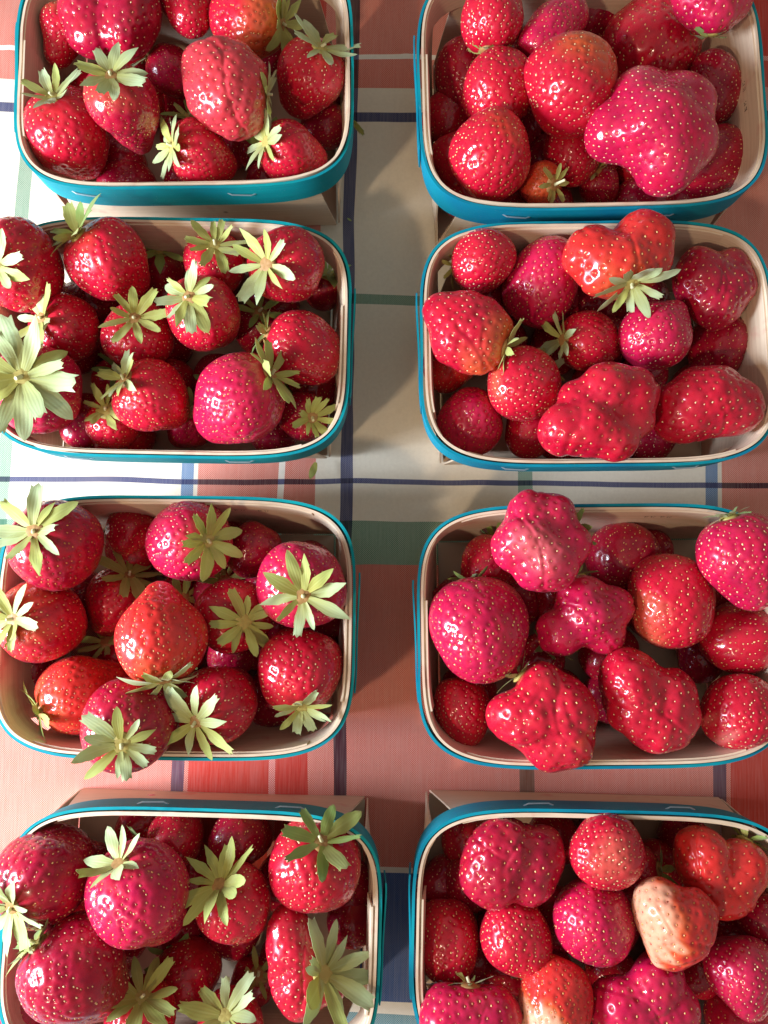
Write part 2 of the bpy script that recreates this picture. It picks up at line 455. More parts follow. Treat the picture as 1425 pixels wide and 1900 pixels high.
    # staples on the long sides
    for side in (1, -1):
        for fx in staples:
            x = fx * A + rs.uniform(-.004, .004)
            yb = B * (1 - abs(x / A) ** SUP) ** (1 / SUP) + 0.0019 - FLARE * 0.09
            hl = 0.0085; bm = bmesh.new()
            pts = []
            for q in np.linspace(-1, 1, 7):
                xx = x + q * hl; yy = B * (1 - abs(xx / A) ** SUP) ** (1 / SUP) + 0.0029 - FLARE * 0.04
                if abs(q) > .95: yy -= .0012
                pts.append((xx, side * yy, RIM - .0085 + q * 0.0009 * (1 if rs.rand() > 2 else -1)))
            rings = []
            for p in pts:
                ring = [bm.verts.new((p[0], p[1] + .00045 * math.cos(a) , p[2] + .00045 * math.sin(a))) for a in np.arange(6) * math.pi / 3]
                rings.append(ring)
            for r0, r1 in zip(rings, rings[1:]):
                for k in range(6): bm.faces.new((r0[k], r0[(k + 1) % 6], r1[(k + 1) % 6], r1[k]))
            bm.faces.new(rings[0]); bm.faces.new(rings[-1][::-1])
            bmesh.ops.recalc_face_normals(bm, faces=bm.faces)
            me = bpy.data.meshes.new("staple"); bm.to_mesh(me); bm.free()
            link("staple", me, M_STAPLE, root)
    return c, A, B

# ------------------------------------------------------------------ strawberries
def ico(sub):
    bm = bmesh.new(); bmesh.ops.create_icosphere(bm, subdivisions=sub, radius=1.0)
    bm.verts.ensure_lookup_table()
    V = np.array([v.co[:] for v in bm.verts]); V /= np.linalg.norm(V, axis=1)[:, None]
    F = np.array([[v.index for v in f.verts] for f in bm.faces]); bm.free()
    return V, F
ICO = {5: ico(5), 6: ico(6)}

def frame(axis):
    z = axis / np.linalg.norm(axis)
    h = np.array([0, 0, 1.0]) if abs(z[2]) < 0.9 else np.array([0, 1.0, 0])
    x = np.cross(h, z); x /= np.linalg.norm(x)
    return x, np.cross(z, x), z

def star_radius(D, prims, k):
    """largest radius along each direction inside the smooth union of round cones"""
    lo = np.zeros(len(D)); hi = np.full(len(D), 2.6)
    def sdf(Pt):
        acc = None
        for a, r1, b, r2 in prims:
            ab = b - a; L = max(math.sqrt(ab @ ab), 1e-6); u = ab / L
            kk = min(0.95, max(-0.95, (r1 - r2) / L)) if L > 1e-4 else 0.0
            y = (Pt - a) @ u; x = np.sqrt(np.maximum(((Pt - a) ** 2).sum(1) - y * y, 0))
            t = np.clip(y - kk * x / math.sqrt(1 - kk * kk), 0, L)
            d = np.sqrt(x * x + (y - t) ** 2) - (r1 - kk * t)
            if acc is None: acc = d
            else:
                h = np.clip(0.5 + 0.5 * (acc - d) / k, 0, 1)
                acc = acc * (1 - h) + d * h - k * h * (1 - h)
        return acc
    for _ in range(22):
        mid = (lo + hi) / 2
        ins = sdf(D * mid[:, None]) < 0
        lo = np.where(ins, mid, lo); hi = np.where(ins, hi, mid)
    return lo

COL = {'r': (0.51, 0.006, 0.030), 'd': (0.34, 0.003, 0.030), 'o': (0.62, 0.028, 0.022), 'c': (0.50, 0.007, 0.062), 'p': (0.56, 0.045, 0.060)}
SHOULDER = np.array((0.68, 0.13, 0.035)); PALE = np.array((0.80, 0.46, 0.28))

SEPAL_MESHES = []
def make_sepals():
    for k in range(20):
        rs = np.random.RandomState(100 + k)
        rows, cols = 13, 7
        curl = rs.uniform(-0.55, 0.75); wmax = rs.uniform(0.135, 0.195); fold = rs.uniform(-0.05, 0.30); twist = rs.uniform(-.3, .3); side = rs.uniform(-.35, .35)
        blunt = rs.uniform(0.0, 1.0); notch = rs.rand() < 0.25; wav = rs.uniform(0.0, .10); wph = rs.uniform(0, 6.28)
        top, bot, lp = [], [], []
        pos = np.zeros(2); ang = 0.0
        for i in range(rows):
            t = i / (rows - 1)
            if i: ang = curl * t ** 1.3; pos = pos + np.array([math.cos(ang), math.sin(ang)]) / (rows - 1)
            grow = 0.42 + 0.58 * math.sin(min(1.0, t / 0.58) * math.pi / 2)
            close = math.sqrt(max(0.0, 1 - (max(0, t - .55) / .45) ** 2)) * blunt + (1 - (max(0, t - .5) / .5) ** 1.3) * (1 - blunt)
            hw = wmax * grow * max(close, 0.03) * (1 + rs.uniform(-.07, .07))
            rt, rb, rl = [], [], []
            for j in range(cols):
                s = j / (cols - 1) * 2 - 1
                y = pos[0]; x = s * hw + side * t * t * 0.4
                z = pos[1] + fold * hw * (abs(s) ** 1.3) * (1 - .4 * t) + twist * s * hw * t + wav * hw * math.sin(t * 9 + wph + s * 2)
                if notch and i == rows - 3 and abs(s) > 0.9: y += 0.13; x *= 1.12
                zt = 0.005 * (1 - 0.5 * abs(s))
                rt.append((x, y, z + zt)); rb.append((x, y, z - zt)); rl.append((s, t, 0))
            top.append(rt); bot.append(rb); lp.append(rl)
        me = shell("sepal", np.array(bot), np.array(top))
        at_ = me.attributes.new("leaf_pos", 'FLOAT_VECTOR', 'POINT')
        at_.data.foreach_set("vector", np.concatenate([np.array(lp).reshape(-1, 3)] * 2).astype(np.float32).ravel())
        SEPAL_MESHES.append(me)
make_sepals()
SEPAL_BY_MAT = {}
def sepal_mesh(k, mi):
    if (k, mi) not in SEPAL_BY_MAT:
        me = SEPAL_MESHES[k].copy(); me.name = "sepal"; me.materials.append(M_LEAF[mi]); SEPAL_BY_MAT[(k, mi)] = me
    return SEPAL_BY_MAT[(k, mi)]

def hub_mesh():
    bm = bmesh.new(); rings = []
    for r, z in ((0.0, .10), (.25, .13), (.55, .12), (.85, .02), (1.0, -.12), (.8, -.3)):
        if r == 0: rings.append([bm.verts.new((0, 0, z))]); continue
        rings.append([bm.verts.new((r * math.cos(a) * (1 + .12 * math.sin(3 * a + r * 5)), r * math.sin(a), z + .04 * math.sin(5 * a))) for a in np.arange(12) * math.pi / 6])
    for k in range(12): bm.faces.new((rings[0][0], rings[1][k], rings[1][(k + 1) % 12]))
    for r0, r1 in zip(rings[1:], rings[2:]):
        for k in range(12): bm.faces.new((r0[k], r1[k], r1[(k + 1) % 12], r0[(k + 1) % 12]))
    for f in bm.faces: f.smooth = True
    me = bpy.data.meshes.new("calyx"); bm.to_mesh(me); bm.free(); return me
def stem_mesh():
    bm = bmesh.new(); rings = []
    for i, (z, r) in enumerate(((-.1, 1.1), (.5, 1.0), (1.5, .85), (2.2, .9), (2.3, .7))):
        rings.append([bm.verts.new((.25 * z * .3 + r * math.cos(a), .1 * z * z * .3 + r * math.sin(a), z)) for a in np.arange(8) * math.pi / 4])
    for r0, r1 in zip(rings, rings[1:]):
        for k in range(8): bm.faces.new((r0[k], r0[(k + 1) % 8], r1[(k + 1) % 8], r1[k]))
    bm.faces.new(rings[-1])
    for f in bm.faces: f.smooth = True
    me = bpy.data.meshes.new("stem"); bm.to_mesh(me); bm.free(); me.materials.append(M_STEM); return me
HUBS = []
for hm in M_HUB:
    h_ = hub_mesh(); h_.materials.append(hm); HUBS.append(h_)
STEM = stem_mesh()

def prims_for(s):
    """list of round cones in units of half the width, in world-aligned axes about the berry's middle"""
    sh, L = s['shape'], 2 * s['len']
    ax = s['axis']
    if sh == 'cone': return [(ax * (L / 2 - .93), .97, ax * -(L / 2 - .36), .36)], .2
    if sh == 'blunt': return [(ax * (L / 2 - .94), .97, ax * -(L / 2 - .60), .60)], .2
    if sh == 'round': return [(ax * max(.03, L / 2 - .97), .985, ax * -max(.12, L / 2 - .86), .86)], .2
    if sh == 'oval': return [(ax * (L / 2 - .88), .90, ax * -(L / 2 - .80), .80), (ax * .05, .98, ax * -.05, .96)], .2
    return [(np.array(p[:3]), p[3], np.array(p[:3]), p[3]) for p in sh], s.get('k', .22)

def build_berry(s):
    seed = s['seed']; rs = np.random.RandomState(seed)
    lowres = s.get('low', False)
    D, F = ICO[5 if lowres else 6]
    prims, k = prims_for(s)
    R = star_radius(D, prims, k)
    ax = s['axis']; X, Y, Z = frame(ax)
    # gentle irregularity
    amp = s.get('lump', 0.045)
    for _ in range(6):
        d = rs.normal(size=3); d /= np.linalg.norm(d)
        R = R * (1 + amp * rs.uniform(.3, 1) * np.sin((D @ d) * rs.uniform(2, 5.5) + rs.uniform(0, 6.28)) * .6)
    if not isinstance(s['shape'], str):
        for _ in range(10):
            d = rs.normal(size=3); d /= np.linalg.norm(d)
            R = R * (1 + 0.007 * np.sin((D @ d) * rs.uniform(6, 13) + rs.uniform(0, 6.28)))
        for _ in range(3):                                               # folds
            d = rs.normal(size=3); d[2] *= .4; d /= np.linalg.norm(d); e_ = rs.normal(size=3); e_ /= np.linalg.norm(e_)
            t_ = D @ d + 0.18 * np.sin((D @ e_) * 4 + rs.uniform(0, 6)) - rs.uniform(-.35, .35)
            R = R * (1 - 0.035 * np.exp(-(t_ / 0.06) ** 2) * (0.5 + 0.5 * np.sin((D @ e_) * 2.5)))
    ca = D @ Z
    R = R * (1 - 0.12 * np.exp(-((1 - ca) / 0.08)))                      # hollow under the calyx
    hw = s['hw']
    Pm = D * R[:, None] * hw
    # seeds
    spacing = s.get('sp', 0.0043 * (hw / 0.022) ** 0.55)
    order = rs.permutation(len(Pm)); chosen = []
    if isinstance(s['shape'], str):
        rad = np.sqrt(np.maximum(0, (Pm ** 2).sum(1) - (Pm @ Z) ** 2))
        area = 4 * math.pi * (R.mean() * hw) ** 2 * 1.02
        n = int(area / (0.80 * spacing ** 2))
        axc = np.sort(Pm @ Z)                                             # roughly even in direction; correct by R^2
        w = (R ** 2)[np.argsort(Pm @ Z)]; cw = np.cumsum(w) / w.sum()
        az = np.arctan2(Pm @ Y, Pm @ X)
        zz = Pm @ Z
        for q in range(n):
            zt = np.interp((q + .5) / n, cw, axc); at_ = (q * 2.399963 + rs.uniform(-.13, .13) + math.pi) % (2 * math.pi) - math.pi
            da = (az - at_ + math.pi) % (2 * math.pi) - math.pi
            i = int(np.argmin((zz - zt) ** 2 + (da * np.maximum(rad, 1e-4)) ** 2))
            chosen.append(i)
    else:
        alive = np.ones(len(Pm), bool)
        for i in order:
            if alive[i]:
                chosen.append(i); alive &= ((Pm - Pm[i]) ** 2).sum(1) > (spacing * .86) ** 2
    chosen = np.array(chosen)
    chosen = chosen[ca[chosen] < 0.93]
    S = Pm[chosen]
    d2 = np.full(len(Pm), 1.0)
    for q in S: d2 = np.minimum(d2, ((Pm - q) ** 2).sum(1) * rs.uniform(.75, 1.6))
    nb = Pm / np.linalg.norm(Pm, axis=1)[:, None]
    pit = np.exp(-d2 / (0.30 * spacing) ** 2)
    depth = s.get('pit', 0.16) * spacing
    Pf = Pm + nb * (0.25 * depth - depth * pit)[:, None]
    me = mesh_np("flesh", Pf, F); me.materials.append(M_FLESH)
    nrm = np.zeros(len(Pm) * 3, dtype=np.float32)
    # undimpled normals for the seeds
    tri = Pm[F]; fn = np.cross(tri[:, 1] - tri[:, 0], tri[:, 2] - tri[:, 0])
    vn = np.zeros_like(Pm)
    for c in range(3): np.add.at(vn, F[:, c], fn)
    vn /= np.linalg.norm(vn, axis=1)[:, None] + 1e-12
    # ripeness colours and pit tone
    base = np.array(COL[s.get('col', 'r')])
    C = np.tile(base, (len(Pm), 1))
    shd = s.get('sh', 0.2)
    zc = (Pm @ Z) / hw; zr = (zc - zc.min()) / (zc.max() - zc.min())
    wob = 0.08 * np.sin(D @ rs.normal(size=3) * 5 + rs.uniform(0, 6))
    f = np.clip((zr + wob - (1.0 - 0.45 * shd)) / (0.32), 0, 1)[:, None] * min(1, shd + .15)
    C = C * (1 - f) + SHOULDER * f
    if 'pale' in s:
        pd = np.array(s['pale'][:3]); pd = pd / np.linalg.norm(pd)
        q = (Pm @ pd) / hw
        f = np.clip((q + wob * 1.5 - s['pale'][3]) / 0.45, 0, 1)[:, None]
        f = f * f * (3 - 2 * f) * s.get('palef', 1.0)
        pc = np.array(s.get('palec', PALE))
        mid = np.array((0.70, 0.12, 0.03)) * s.get('palef', 1.0) + base * (1 - s.get('palef', 1.0))
        C = np.where(f < .5, C * (1 - 2 * f) + mid * 2 * f, mid * (2 - 2 * f) + pc * (2 * f - 1)) if 'palec' not in s else C * (1 - f) + pc * f
    C = C * (1 - 0.25 * pit[:, None] * np.array((.6, 1, 1)))  # flesh colour goes darker towards the bottom of each seed pit
    ca_ = me.attributes.new("ripeness", 'FLOAT_COLOR', 'POINT')
    ca_.data.foreach_set("color", np.concatenate([C, np.ones((len(C), 1))], 1).astype(np.float32).ravel())
    root = link("strawberry", None, loc=Vector(s['pos']) - Vector((0, 0, hw * 0.9)))
    up = Vector((0, 0, hw * 0.9))
    link("flesh", me, None, root, up)
    # seeds: small tear-shaped achenes in the pits
    Nv = vn[chosen]; base_p = S - Nv * (0.62 * depth)
    T = Z - Nv * (Nv @ Z)[:, None]; T /= np.linalg.norm(T, axis=1)[:, None] + 1e-9
    Bn = np.cross(Nv, T)
    sl = s.get('seedsize', 1.0) * 0.00070 * (hw / .022) ** .4
    tmpl = []
    for a in np.arange(6) * math.pi / 3:
        tmpl.append((math.cos(a) * (1.0 if math.cos(a) > 0 else .85), math.sin(a) * .58, 0.0))
    tmpl += [(0.45, 0, .55), (-.35, 0, .55), (0, .28, .52), (0, -.28, .52)]
    tf = [(0, 1, 6), (1, 8, 6), (1, 2, 8), (2, 7, 8), (2, 3, 7), (3, 4, 7), (4, 9, 7), (4, 5, 9), (5, 6, 9), (5, 0, 6), (6, 8, 7), (6, 7, 9)]
    tv = np.array(tmpl); nS = len(S)
    jit = rs.uniform(.65, 1.2, size=(nS, 1, 1)); tone = rs.uniform(0, 1, size=nS)
    SV = base_p[:, None, :] + sl * jit * (tv[None, :, 0:1] * T[:, None, :] + tv[None, :, 1:2] * Bn[:, None, :] + tv[None, :, 2:3] * Nv[:, None, :])
    SF = (np.array(tf)[None] + (np.arange(nS) * len(tv))[:, None, None]).reshape(-1, 3)
    sm = mesh_np("seeds", SV.reshape(-1, 3), SF)
    sa = sm.attributes.new('seed_tone', 'FLOAT', 'POINT'); sa.data.foreach_set('value', np.repeat(tone, len(tv)).astype(np.float32))
    so = link("seeds", sm, M_SEED[s.get('seedm', rs.choice([0, 0, 1, 1, 2]))], root, up)
    so["kind"] = "stuff"
    # calyx
    n = s.get('nsep', 0)
    if n:
        i = int(np.argmax(ca)); cp = Pm[i]
        hr = s.get('hub', 0.0044) * 1.3; n += 1
        Zc = 0.45 * Z + 0.55 * vn[i]; X, Y, Z = frame(Zc)
        M = Matrix((( X[0], Y[0], Z[0]), (X[1], Y[1], Z[1]), (X[2], Y[2], Z[2])))
        cal = link("calyx", HUBS[1 if rs.rand() < .45 else 0], None, root)
        cal.location = up + Vector(cp + Z * 0.0010)
        cal.rotation_euler = M.to_euler(); cal.scale = (hr, hr, hr)
        sL = s['sepal']; lift0 = s.get('lift', 0.25)
        mi0 = s.get('leaf', 0)
        ph = rs.uniform(0, 6.28)
        for q in range(n):
            a = ph + q * 2 * math.pi / n + rs.uniform(-.16, .16)
            el = lift0 * .8 + .04 + rs.uniform(-.16, .26)
            ln = sL * 1.04 * rs.uniform(.72, 1.15) / hr
            mi = mi0 if rs.rand() < .75 else 1
            o = link("sepal", sepal_mesh(rs.randint(20), mi), None, cal)
            d = Vector((math.cos(a), math.sin(a), 0))
            yv = (d * math.cos(el) + Vector((0, 0, 1)) * math.sin(el)).normalized()
            xv = yv.cross(Vector((0, 0, 1))).normalized(); zv = xv.cross(yv)
            rm = Matrix((xv, yv, zv)).transposed() @ Matrix.Rotation(rs.uniform(-.25, .25), 3, 'Y')
            o.rotation_euler = rm.to_euler()
            o.location = d * 0.50 + Vector((0, 0, 0.02 + 0.05 * (q % 3)))
            o.scale = (ln * rs.uniform(.85, 1.2), ln, ln)
        if s.get('stem', rs.rand() < .6):
            st = link("stem", STEM, None, cal); st.scale = (.17, .17, .24 * s.get('stemlen', 1.0)); st.location = (0, 0, .08)
            st.rotation_euler = (rs.uniform(-.5, .5), rs.uniform(-.5, .5), rs.uniform(0, 6))
    tag(root, s['label'], "strawberry", s['group'])
    return root

# ------------------------------------------------------------------ the eight punnets
# box = left, right, top, bottom of the rim in photo pixels
PUNNETS = [
    ('A', (27, 656, -88, 349), 1.0, 0, -1, "teal banded punnet holding the big grooved double strawberry and a pinkish round one", (-0.62, 0.30)),
    ('B', (776, 1421, -70, 388), 1.0, 1, -1, "blue banded punnet holding the giant lumpy magenta strawberry", (-0.45, 0.42)),
    ('C', (-22, 651, 402, 850), -1.0, 0, 1, "teal banded punnet holding the strawberry with the widest pale green calyx", (-0.5, 0.44)),
    ('D', (780, 1440, 408, 866), 0.5, 1, -1, "blue banded punnet holding the clover shaped three lobed strawberry", (-0.48, 0.5)),
    ('E', (-14, 660, 919, 1412), -0.6, 0, 1, "teal banded punnet holding the cone shaped strawberry with its tip pointing up", (-0.5, 0.5)),
    ('F', (774, 1462, 934, 1428), 0.6, 1, -1, "blue banded punnet with the frosted knobbly strawberry perched over its rim", (-0.5, 0.5)),
    ('G', (-2, 708, 1500, 1990), -1.6, 0, 1, "teal banded punnet holding the big plum dark strawberry, its pale side wall showing", (-0.30, 0.53)),
    ('H', (764, 1490, 1503, 2000), -1.4, 1, -1, "blue banded punnet holding the half white unripe strawberry", (-0.36, 0.45)),
]
BOX = {}
for i, (key, box, rot, band, lap, label, st) in enumerate(PUNNETS):
    BOX[key] = build_punnet(box, rot, band, lap, label, st, 40 + i, {'A': .0065, 'B': .0065, 'G': .0035, 'H': .0035}.get(key, .0088),
                            {'E': ((True, 1, .42), (True, 1, .60)), 'F': ((True, 1, -.62), (True, 1, .44), (True, 1, .56)), 'B': ((False, 1, .10), (False, 1, -.12)), 'A': ((False, -1, .22),)}.get(key, ()))

# ------------------------------------------------------------------ every strawberry in view
S = []
def b(u, v, w, z, ln, shape, cd, el, label, **kw):
    d = dict(u=u, v=v, w=w, z=z / 1000.0, len=ln, shape=shape, label=label, seed=1000 + 17 * len(S), **kw)
    if kw.get('nsep') and el > 15: el += 8
    c, e = math.radians(cd), math.radians(el)
    d['axis'] = np.array((math.cos(c) * math.cos(e), math.sin(c) * math.cos(e), math.sin(e)))
    d['group'] = "strawberries heaped in the punnets"
    S.append(d)

GROOVE2 = [(-.48, .05, 0, .56), (.42, .1, 0, .62), (-.2, -.35, 0, .5), (.25, -.35, 0, .5)]
# --- punnet A
b(117, 68, 84, 58, 1.25, 'blunt', 70, 10, "slim red strawberry squeezed between punnet wall and the big grooved double berry", col='r', sh=.6, seedm=1)
b(208, 22, 176, 66, 1.0, [(-.46, 0, .05, .60), (.36, .1, .05, .66), (-.38, -.42, 0, .52), (.30, -.36, 0, .56)], 90, -30, "big dark double strawberry with a deep groove down its middle", col='d', k=.14, sh=0)
b(350, 8, 108, 60, 1.2, 'blunt', 100, -10, "bright red strawberry between the grooved double berry and the orange shouldered one", col='r', sh=.1)
b(462, 36, 130, 58, 1.1, 'round', 15, 5, "strawberry with a large orange unripe shoulder behind the pinkish round berry", col='r', sh=1.0, nsep=8, sepal=.017, leaf=1, lift=.1)
b(420, 163, 168, 80, 1.12, [(-.08, .22, 0, .78), (.12, -.22, 0, .80), (-.38, -.32, .0, .5), (.42, .2, 0, .52)], 0, -12, "pinkish round wrinkly strawberry lying on top, its calyx turned sideways", col='p', k=.3, nsep=8, sepal=.016, leaf=0, lift=.1, pit=.17, lump=.06)
b(572, 150, 122, 56, 1.2, 'blunt', 65, 25, "red strawberry whose sepals reach over the rim beside the open corner", col='r', sh=.3, nsep=7, sepal=.019, lift=.15, leaf=0)
b(130, 252, 152, 60, 1.1, 'blunt', 118, 12, "glossy broad red strawberry leaning in the corner, sepals reaching over the rim", col='r', sh=.15, nsep=8, sepal=.018, lift=.25)
b(238, 212, 128, 66, 1.5, 'cone', 112, 42, "long dark pointed strawberry with a big pale star calyx", col='d', sh=.35, nsep=9, sepal=.0195, lift=.2, stem=True)
b(378, 290, 112, 54, 1.15, 'blunt', 168, 48, "red strawberry with narrow cream sepals lying against the stapled side", col='r', sh=.2, nsep=10, sepal=.0155, lift=.2)
b(546, 286, 106, 54, 1.2, 'blunt', 160, 35, "red strawberry in the rounded corner with drooping green sepals on one end", col='r', sh=.3, nsep=8, sepal=.018, lift=.15)
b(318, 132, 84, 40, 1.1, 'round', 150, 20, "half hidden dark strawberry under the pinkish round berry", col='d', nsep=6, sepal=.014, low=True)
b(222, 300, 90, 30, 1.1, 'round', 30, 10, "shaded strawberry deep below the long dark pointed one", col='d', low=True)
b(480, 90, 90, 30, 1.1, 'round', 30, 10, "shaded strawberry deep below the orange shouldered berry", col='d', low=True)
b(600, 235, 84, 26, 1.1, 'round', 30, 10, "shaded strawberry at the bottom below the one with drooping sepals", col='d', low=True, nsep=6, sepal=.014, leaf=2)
# --- punnet B
b(915, 32, 112, 70, 1.1, 'round', 262, -18, "small round strawberry standing tip up with dull sepals under it", col='r', sh=.1, nsep=7, sepal=.011, lift=-.3, leaf=2)
b(1026, 58, 92, 64, 1.6, 'oval', 225, -8, "long narrow strawberry with a violet gloss lying slantwise", col='c', sh=0)
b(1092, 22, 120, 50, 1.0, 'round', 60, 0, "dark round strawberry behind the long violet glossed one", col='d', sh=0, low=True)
b(1208, 74, 176, 64, 1.12, 'cone', 265, -28, "large cone shaped strawberry with its tip up behind the giant lumpy one", col='r', sh=.5, lump=.05)
b(1322, 2, 142, 74, 1.0, [(-.4, .1, 0, .62), (.4, .1, 0, .62), (0, -.2, 0, .66)], 270, -20, "broad crimson strawberry overlapping the rim, with grey green sepals beneath", col='c', sh=0, nsep=7, sepal=.010, leaf=2, lift=-.3, stem=False)
b(866, 142, 112, 48, 1.2, 'oval', 100, 0, "dark strawberry pressed into the wall behind the small tip up berry", col='d', sh=0)
b(925, 166, 134, 62, 1.0, 'round', 300, -40, "plain round strawberry next to the orange blushed one", col='r', sh=0)
b(1058, 153, 168, 70, .95, 'round', 40, -8, "round strawberry with an orange blush in the middle of its side", col='r', sh=0, pale=(.35, .25, .85, .55), palec=(.68, .13, .03), palef=.9)
b(913, 288, 150, 66, 1.02, 'round', 225, -62, "round strawberry with its dark tip spot facing up near the lap of the band", col='r', sh=0, pale=(.5, .3, .8, .65), palec=(.60, .06, .02), palef=.7)
b(1204, 246, 236, 76, 1.0, [(-.52, .02, .0, .45), (-.10, .42, .05, .52), (.46, .36, 0, .52), (.48, -.15, .0, .50), (.22, -.46, 0, .50), (.02, .02, .12, .66)], 150, -20, "giant lumpy magenta strawberry, the largest of all", col='c', k=.13, sh=0, seedm=1, sp=.0044)
b(1326, 165, 100, 44, 1.25, 'oval', 100, 0, "shaded dark strawberry between the giant lumpy berry and the far end wall", col='d', sh=0)
b(1062, 282, 106, 44, 1.2, 'oval', 80, 0, "deep red strawberry sunk between the orange blushed berry and the giant one", col='r', sh=0)
b(1000, 342, 78, 46, 1.2, 'blunt', 5, 30, "small orange red strawberry with a yellow green cap and thin stem", col='o', sh=.9, nsep=7, sepal=.010, leaf=1, stem=True, stemlen=2.5)
b(1112, 346, 70, 40, 1.1, 'round', 140, 45, "little dark strawberry with a withered cap tucked under the giant one", col='d', nsep=6, sepal=.011, leaf=1, low=True)
b(1320, 305, 120, 36, 1.2, 'oval', 30, 0, "dark strawberry low down beyond the giant lumpy berry's end", col='d', sh=0, low=True)
b(850, 300, 96, 32, 1.1, 'round', 100, 0, "shaded strawberry under the round one with the dark tip spot", col='r', low=True)
b(960, 235, 90, 26, 1.1, 'round', 100, 0, "shaded strawberry deep between the two rounded berries", col='d', low=True)
# --- punnet C
b(36, 492, 160, 74, 1.08, 'round', 182, 12, "large smooth red strawberry bulging out over the teal rim", col='r', sh=.1, nsep=8, sepal=.018, lift=.3)
b(207, 488, 144, 70, 1.08, 'blunt', 152, -6, "red strawberry with curled green sepals standing up over the rim", col='r', sh=.35, nsep=8, sepal=.021, lift=.45, leaf=2)
b(128, 612, 122, 54, 1.1, 'blunt', 172, 10, "dark red strawberry sunk beside the widest pale calyx", col='r', nsep=6, sepal=.018, lift=.35)
b(72, 722, 156, 72, 1.05, 'round', 160, 64, "strawberry almost covered by the widest pale green star calyx", col='c', sh=.2, nsep=13, sepal=.0265, lift=.08, hub=.006, stem=True)
b(258, 626, 128, 56, 1.05, 'blunt', 118, 48, "red strawberry with a small torn calyx in the middle of its punnet", col='r', nsep=8, sepal=.0155, lift=.35, leaf=1)
b(382, 586, 140, 66, 1.1, 'blunt', 135, 50, "round red strawberry wearing a flat pale many pointed calyx", col='r', nsep=11, sepal=.0175, lift=.0, stem=True)
b(400, 492, 112, 60, 1.1, 'blunt', 100, 62, "strawberry whose brown centred calyx stands against the long wall", col='r', nsep=9, sepal=.0165, lift=.3, leaf=1)
b(538, 494, 138, 68, 1.15, 'blunt', 176, 46, "red strawberry with six broad pale petal like sepals", col='r', nsep=8, sepal=.020, lift=.12, hub=.005)
b(562, 646, 132, 60, 1.1, 'round', 168, 0, "plain red strawberry against the end wall with a dark shrivelled cap", col='r', sh=.1, nsep=6, sepal=.012, leaf=2)
b(440, 745, 168, 70, 1.12, 'blunt', 40, 38, "large crimson strawberry with a loose calyx of long curling sepals", col='c', sh=.3, nsep=9, sepal=.019, lift=.3, leaf=1)
b(286, 740, 134, 62, 1.1, 'blunt', 160, 32, "shiny red strawberry with upright sepals, beside the shrunken capped one", col='r', sh=.25, nsep=8, sepal=.0165, lift=.3)
b(212, 785, 100, 46, 1.1, 'round', 105, 52, "low strawberry with a small hanging calyx against the long wall", col='r', nsep=8, sepal=.014, lift=.1, leaf=1)
b(560, 772, 92, 44, 1.1, 'round', 350, 58, "shaded strawberry with spiky yellow green cap in the rounded corner", col='d', nsep=9, sepal=.0135, lift=.5, leaf=1)
b(300, 500, 92, 28, 1.1, 'round', 60, 60, "dark strawberry deep behind the one with curled sepals", col='d', nsep=7, sepal=.016, leaf=2, low=True)
b(480, 610, 92, 30, 1.1, 'round', 60, 60, "dark strawberry deep in the gap beside the plain one with shrivelled cap", col='d', nsep=6, sepal=.014, leaf=2, low=True)
b(350, 790, 84, 26, 1.1, 'round', 60, 50, "shaded strawberry deep between two berries along the long wall", col='d', nsep=6, sepal=.014, leaf=2, low=True)
b(600, 540, 70, 26, 1.1, 'round', 60, 50, "dark strawberry at the bottom below the six petalled calyx", col='d', nsep=6, sepal=.016, leaf=2, low=True)
# --- punnet D
b(896, 484, 114, 64, 1.0, 'round', 180, -25, "small round strawberry nestled in the corner above the wedge shaped one", col='r', sh=0, nsep=6, sepal=.010, leaf=1)
b(1005, 527, 136, 70, 1.22, 'oval', 255, -35, "oval strawberry with a cluster of golden seeds at its upper tip", col='c', sh=0, seedm=0)
b(1150, 478, 200, 74, 1.0, [(-.50, .10, 0, .50), (.40, .28, 0, .55), (.05, -.15, 0, .60), (-.25, -.25, 0, .48), (.5, -.1, 0, .4)], 295, 38, "big double headed orange red strawberry with a fan of upright sepals", col='o', k=.16, sh=.5, nsep=10, sepal=.0195, lift=.35, hub=.005)
b(1320, 530, 162, 60, 1.0, [(-.2, .1, 0, .66), (.42, .45, 0, .42), (.4, -.05, 0, .52), (.05, -.42, 0, .6), (-.25, .45, 0, .42)], 250, -30, "large dark lumpy strawberry against the end wall", col='d', k=.2, sh=0)
b(872, 618, 170, 72, 1.0, [(-.55, .48, 0, .42), (-.1, .4, 0, .50), (.25, .05, 0, .62), (-.2, -.1, 0, .62), (.2, -.42, 0, .5)], 325, 0, "wedge shaped strawberry with an orange shoulder and small cap to one side", col='r', k=.25, sh=.8, nsep=8, sepal=.016, leaf=1, lift=.2)
b(1096, 634, 114, 52, 1.1, 'blunt', 165, 22, "dark red strawberry with half a pale calyx in the centre of the heap", col='r', sh=.2, nsep=7, sepal=.016, lift=.4)
b(1220, 618, 128, 64, 1.08, 'cone', 232, -18, "heart shaped dark red strawberry with its point up", col='c', sh=0)
b(971, 715, 138, 70, 1.0, 'round', 35, -30, "round strawberry with a paler flank beside the clover shaped one", col='r', sh=0, pale=(-.9, 0, .3, .75), palec=(.62, .16, .06), palef=.6, nsep=6, sepal=.012)
b(873, 783, 122, 58, 1.06, 'round', 250, -40, "shiny pinkish red round strawberry alone in the punnet corner", col='c', sh=0)
